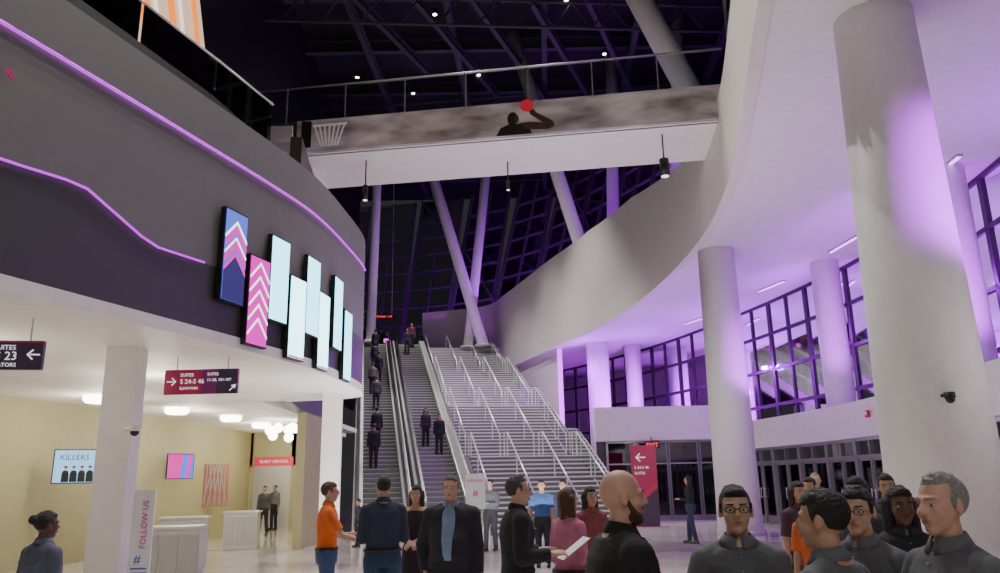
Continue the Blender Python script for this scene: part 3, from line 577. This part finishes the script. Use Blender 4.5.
    if inner: strip([(1.0,.03),(1.06,.04),(1.18,.05),(1.30,.06),(1.38,.062),(1.43,.055),(1.47,.035)],'shirt_front',cloth(inner),.006)
    if not dress and detail>0:
        k=MB(); N_=20; vs=[]
        for i in range(N_+1):
            a=math.radians(100+ 340*i/N_); r0=.062; vs+=[(r0*math.cos(a)*1.02,r0*math.sin(a)+.008,1.525-.012*math.sin(a)),((r0+.026)*math.cos(a)*1.1,(r0+.022)*math.sin(a)+.01,1.485-.03*max(0,math.sin(a)))]
        k.add(vs,[(2*i,2*i+1,2*i+3,2*i+2) for i in range(N_)]); q=k.obj('collar',cloth(inner or tuple(min(1,c*1.25) for c in top)),o,smooth=True); sd=q.modifiers.new('t','SOLIDIFY'); sd.thickness=.005
        if not jacket and not inner:
            for q in range(3): MB().sph((0,fronty(1.42-.06*q)+.004,1.42-.06*q),.005,8,6).obj('button',M('button_grey',(.3,.3,.32),.4),o)
    if badge: MB().box((.09,fronty(1.3)-.008,1.3),(.055,.008,.03)).obj('name_badge',M('banner_white'),o)
    hm=M('hair_%02d_%02d'%(int(hc[0]*99),int(hc[2]*99)),hc,.65,0,var=.5,scale=70,bump=1.0)
    if hair!='bald':
        K=MB()
        if hair=='grey': hs(K,(0,-.028,.03),(.078,.089,.086),20,12); hs(K,(0,-.005,.07),(.058,.072,.045))
        else: hs(K,(0,-.024,.034),(.078,.093,.090),20,12); hs(K,(0,.010,.074),(.060,.070,.040))
        if detail>0:
            for q in range(40):
                a=rs.uniform(0,6.28); e=rs.uniform(.25,1.5); c=Vector((.068*math.cos(a)*math.cos(e),-.016+.082*math.sin(a)*math.cos(e),.040+.080*math.sin(e)))
                if c.y>.045 and c.z<.085: continue
                K.cap(h(c),.010,h(c+Vector((rs.uniform(-.012,.012),.024,rs.uniform(-.004,.008)))),.005,6)
        for s in(-1,1): K.cap(h((.071*s,.012,.03)),.010,h((.073*s,.01,-.012)),.006,8)
        if hair=='long':
            for q in range(-3,4): K.cap(h((q*.024,-.075+abs(q)*.012,.02)),.038,h((q*.028,-.07+abs(q)*.015,-.26)),.026)
            for s in(-1,1): K.cap(h((.066*s,-.01,.03)),.024,h((.07*s,.0,-.19)),.020)
        if hair=='bun': hs(K,(0,-.12,.05),(.042,.042,.042))
        child(K,'hair',hm,1,vox)
    if beard:
        K=MB(); hs(K,(0,.03,-.078),(.053,.05,.045)); hs(K,(0,.06,-.096),(.033,.03,.026)); K.cap(h((-.03,.081,-.046)),.007,h((.03,.081,-.046)),.007,8)
        for s in(-1,1): K.cap(h((.061*s,.005,-.015)),.011,h((.045*s,.045,-.075)),.016,8)
        child(K,'beard',M('beard_%02d'%int(beard[0]*99),beard,.8,0,var=.3,scale=60,bump=.5),1,vox)
    if detail>0:
        for s in(-1,1):
            MB().sph(h((.031*s,.0755,.0)),(.0105,.007,.0055),12,8,0,HR).sph(h((.031*s,.0815,.0)),(.0050,.0025,.0050),10,6,1,HR).obj('eye',[eyem,irism],o,smooth=True)
            MB().cap(h((.016*s,.093,.025)),.0035,h((.047*s,.077,.027)),.0028,6).obj('eyebrow',hm if hair!='bald' else M('brow_brown',(.06,.035,.02),.8),o)
        K=MB(); K.cap(h((-.018,.083,-.056)),.004,h((0,.092,-.054)),.005,8); K.cap(h((.018,.083,-.056)),.004,h((0,.092,-.054)),.005,8); K.cap(h((-.013,.087,-.063)),.0045,h((.013,.087,-.063)),.0045,8); K.obj('lips',lipm if skin!='brown' else M('lips_dark',(.13,.04,.035),.5),o,smooth=True)
    if glasses:
        K=MB()
        for s in(-1,1):
            pts=[h((.032*s+.023*math.cos(a*math.pi/6),.1,.0+.015*math.sin(a*math.pi/6))) for a in range(13)]; K.tube(pts,.0022,6); K.tube([h((.055*s,.1,.004)),h((.079*s,.0,.004))],.002,6)
        K.tube([h((-.009,.1,.004)),h((.009,.1,.004))],.0022,6); K.obj('glasses',black,o)
    return o
slate=(.095,.10,.11)
person('heavyset woman with dark bun in a blue-grey work shirt',-3.55,6.2,-25,1.54,'brown',(.10,.11,.17),(.03,.03,.04),'short','down','down','bun',w=1.1,hy=-10,detail=1,fem=True)
person('man in orange polo shirt and jeans reaching out one hand',-2.05,9.3,-75,1.73,'light',(.8,.15,.02),(.05,.09,.2),'short','bent','out','short',(.09,.05,.03),detail=1,glasses=True)
person('man in navy shirt seen from behind',-1.3,8.6,15,1.78,'tan',(.03,.035,.07),(.02,.04,.1),'long','bent','bent','short',(.02,.015,.012),w=1.08,detail=1)
person('woman with long dark hair in a black dress',-1.12,10.2,170,1.67,'tan',(.02,.01,.02),(.02,.02,.02),'none','clasp','clasp','long',(.02,.012,.01),dress=True,fem=True,detail=1)
person('large man in a dark suit and open light blue shirt',-.50,7.6,172,1.76,'light',(.018,.02,.03),(.02,.02,.03),'long','down','pock','grey',(.12,.09,.07),w=1.2,belly=.05,jacket=True,inner=(.2,.28,.42),detail=1)
person('man in grey shirt standing by the escalators',-.35,20.5,160,1.76,'light',(.12,.13,.16),(.03,.03,.04),'long','cross','down','short',detail=0,step=.08)
person('man in black jacket and glasses holding papers, seen in profile',.1,6.6,-80,1.74,'light',(.012,.012,.014),(.015,.015,.02),'long','bent','bent','grey',(.05,.045,.04),w=1.08,jacket=True,glasses=True,detail=1)
person('man in blue shirt facing the lobby',.78,16.5,175,1.72,'tan',(.04,.10,.28),(.02,.02,.03),'short','down','pock','short',detail=0)
person('man in dark shirt walking near the stairs',1.3,17.5,150,1.72,'tan',(.03,.04,.07),(.02,.02,.03),'long','down','down','short',detail=0,step=.15)
person('woman with long brown hair in a pink top',.56,7.1,-50,1.63,'light',(.5,.16,.27),(.03,.02,.03),'long','bent','bent','long',(.09,.035,.02),fem=True,detail=1)
person('woman with dark hair in a red patterned top',.97,9,200,1.62,'tan',(.22,.05,.06),(.02,.02,.02),'short','bent','down','long',(.02,.012,.01),fem=True,detail=1)
person('bald bearded man in black shirt turned to the side',.50,3.5,-80,1.74,'pink',(.008,.008,.01),(.01,.01,.012),'long','down','down','bald',w=1.22,belly=.03,beard=(.07,.035,.02),detail=2,hy=-6,jacket=True)
person('woman in dark clothes standing alone on the tiles',5.0,21.5,60,1.76,'tan',(.015,.015,.02),(.03,.04,.07),'long','bent','down','long',(.015,.01,.01),fem=True,step=.12,detail=0)
person('young man with glasses in a slate shirt gesturing with one hand',1.08,3.75,168,1.66,'asian',slate,(.02,.02,.025),'short','down','gest','short',(.008,.007,.007),w=1.02,glasses=True,detail=2,hp=4,badge=True)
person('man with dark hair in a slate shirt seen from behind',1.22,3.05,42,1.645,'tan',slate,(.02,.02,.025),'short','gest','down','short',(.01,.009,.009),w=1.1,detail=2,hy=10)
person('man with glasses in a slate shirt listening',1.66,3.75,125,1.645,'asian',slate,(.02,.02,.025),'short','down','down','short',(.008,.007,.007),w=1.02,glasses=True,detail=2,hy=15,badge=True)
person('woman with long dark hair in a black top',2.27,4.6,170,1.63,'brown',(.015,.015,.018),(.02,.02,.02),'long','down','down','long',(.008,.006,.006),fem=True,detail=1)
person('older man with grey hair in a slate polo shirt',1.64,2.98,98,1.70,'pink',slate,(.02,.02,.025),'short','cross','cross','grey',(.24,.235,.23),w=1.1,belly=.03,detail=2,hy=12)
person('man in orange shirt mostly hidden in the crowd',2.78,7.2,150,1.56,'tan',(.6,.12,.03),(.03,.03,.04),'short','down','down','short',detail=1)
person('man in a dark shirt talking in the crowd',2.75,6.2,120,1.68,'tan',(.03,.03,.035),(.02,.02,.02),'short','down','bent','short',detail=1)
person('balding man in white shirt near the doors',4.7,12,170,1.74,'light',(.35,.33,.33),(.03,.03,.04),'short','down','down','grey',(.2,.18,.16),detail=0)
person('person in a dark jacket near the doors',3.65,9.5,140,1.68,'tan',(.05,.04,.06),(.02,.02,.02),'long','down','down','short',detail=0)
person('man in a grey shirt at the edge of the crowd',3.35,5.1,100,1.66,'tan',slate,(.02,.02,.025),'short','down','down','short',detail=1)
person('man with short hair in a black shirt behind the group',3.55,7.4,160,1.70,'tan',(.02,.02,.025),(.02,.02,.02),'short','down','down','short',detail=1)
person('woman with dark hair in a plum top in the crowd',3.05,8.3,190,1.64,'light',(.08,.03,.06),(.02,.02,.02),'short','down','down','long',(.03,.015,.01),fem=True,detail=1)
person('child in a dark top near the escalator',-4.1,22.5,120,1.3,'tan',(.05,.06,.1),(.03,.03,.05),'short','down','down','short',detail=0)
person('person walking through the lobby passage',-8.6,28.6,180,1.7,'tan',(.05,.05,.06),(.02,.02,.03),'long','down','down','short',detail=0,step=.15)
person('person in grey jacket in the lobby passage',-9.2,32,160,1.72,'light',(.2,.2,.2),(.02,.02,.03),'long','down','down','short',detail=0)
def rider(u,v,yaw,H,top,lab,skin='tan',hair='short',on='e',**k):
    if on=='e': kk=int((v-.8)/((RUN-1.6)/62)); vv=.8+kk*(RUN-1.6)/62; zz=zes(vv+.2)+.04; vv+=.2
    else: vv=v; zz=RISE
    p=sw(u,vv,zz); person(lab,p[0],p[1],yaw,H,skin,top,(.02,.02,.03),'long',k.pop('aL','down'),k.pop('aR','down'),hair,detail=0,z=p[2],**k)
rider(.6,6.6,10,1.78,(.02,.02,.025),'man in black riding up the escalator',w=1.05)
rider(.75,8.6,10,1.75,(.015,.015,.02),'man in dark jacket riding up the escalator')
rider(2.85,8.6,190,1.7,(.03,.03,.035),'woman in dark clothes riding down the escalator',hair='long',fem=True)
rider(3.35,7.6,190,1.74,(.02,.015,.02),'person in black riding down the escalator')
rider(.8,13,10,1.75,(.05,.05,.06),'person in grey standing on the escalator')
rider(.65,15.5,10,1.72,(.12,.1,.1),'person in a light jacket on the escalator')
rider(1.0,17.5,10,1.75,(.02,.02,.03),'person in black further up the escalator')
rider(.8,20,10,1.7,(.04,.03,.06),'person in a plum top near the top of the escalator',hair='long',fem=True)
rider(.9,23,10,1.75,(.02,.02,.02),'person in black reaching the top of the escalator')
rider(2.9,23.5,190,1.75,(.03,.03,.05),'person in navy at the top of the down escalator')
rider(3.3,25,190,1.72,(.1,.03,.03),'person in a dark red top at the head of the escalator')
rider(.2,28.2,100,1.75,(.02,.02,.03),'man in black waiting on the upper landing',on='l')
rider(1.4,29.2,200,1.7,(.05,.05,.06),'person in grey on the upper landing',on='l')
rider(3.2,29,150,1.75,(.02,.02,.02),'person in black on the upper landing',on='l')
MB().box((0,0,0),(.21,.004,.28),0,Matrix.Rotation(math.radians(-55),3,'X')).obj('paper_sheets',M('banner_white'),None,(.56,6.62,1.16),math.radians(-80),label='white paper sheets held by the man in black',category='paper')
# ---------------------------------------------------------------- lights
def light(kind,loc,power,col=(1,1,1),size=.1,target=None,spot=60,blend=.6,name='lamp'):
    d=bpy.data.lights.new(name,kind); d.energy=power; d.color=col
    if kind=='AREA': d.size=size
    else: d.shadow_soft_size=size
    if kind=='SPOT': d.spot_size=math.radians(spot); d.spot_blend=blend
    o=bpy.data.objects.new(name,d); C.objects.link(o); o.location=loc
    if target is not None: o.rotation_euler=(Vector(target)-Vector(loc)).to_track_quat('-Z','Y').to_euler()
    return o
wc=(1,.95,.89); pc=(.42,.0,1); pm=(.55,.0,1)
for x,y,t,p in[(-2,20,(-1,14,0),2900),(3,22,(1,12,0),2200),(-3,32,(-2,32,2),5000),(1,38,(-1,36,4),5400),(-5,45,(-5,46,9),3600),(3,14,(1,6,0),2400),(-2,10,(-1,4,0),2000),(-2,44,(-3,40,6),4600)]:
    light('SPOT',(x,y,23),p*2.2,wc,.12,t,68)
light('AREA',(1,-4,8),280,(1,.94,.90),5,(0,6,1))  # added soft fill behind the camera to brighten the people, no fixture modelled
light('AREA',(0,18,.6),700,(1,.94,.92),8,(0,22,11))  # added up-facing fill standing in for floor bounce onto the bridge underside
for x,y,z,p in[(10.9,14,6.8,230),(11.2,21,6.8,230),(10.9,28,6.8,280),(9.7,34.5,6.5,520),(7,39.5,6,800),(4.2,41,7.6,260)]: light('POINT',(x,y,z),p,pc,.08)
for x,y,z in[(8,9,3),(8,18,3.2),(6.5,27.5,3.2)]: light('POINT',(x,y,z),70,(1,.92,.98),.08)
light('SPOT',(9.3,7.6,5.6),3600,pm,.2,(6.7,11.3,6.0),40,.6)
light('SPOT',(8.9,12.8,4.2),4200,pm,.1,(10.9,18.0,6.8),44,.6)
light('SPOT',(9.9,21.3,4.0),2600,pm,.1,(11.45,26.2,7),40,.7)
light('SPOT',(9.8,21.6,4.0),1900,pm,.1,(7.7,24.6,5.5),44,.7)
light('SPOT',(4.6,36.5,4.8),5200,pm,.1,(2.2,44.5,6.4),50); light('SPOT',(7.4,37,4.8),5200,pm,.1,(5.6,42,6.0),60)
for x,y in[(-8.9,17),(-8.3,20.8),(-7.9,25.5),(-6.3,14),(-7.5,10),(-8.2,28.4),(-9,32.3)]: light('POINT',(x,y,3.1),80,(1,.93,.74),.1)
for x,y in((5,43),(9,33),(2,52),(-5,57)): light('POINT',(x,y,14),700,pc,.1)
light('SPOT',(-8.9,11,10.8),500,(1,.6,.35),.1,(-6.4,13,8),90)
w=bpy.data.worlds.new('w'); S.world=w; w.use_nodes=True
bg=w.node_tree.nodes['Background']; bg.inputs[0].default_value=(.026,.026,.029,1); bg.inputs[1].default_value=1.0
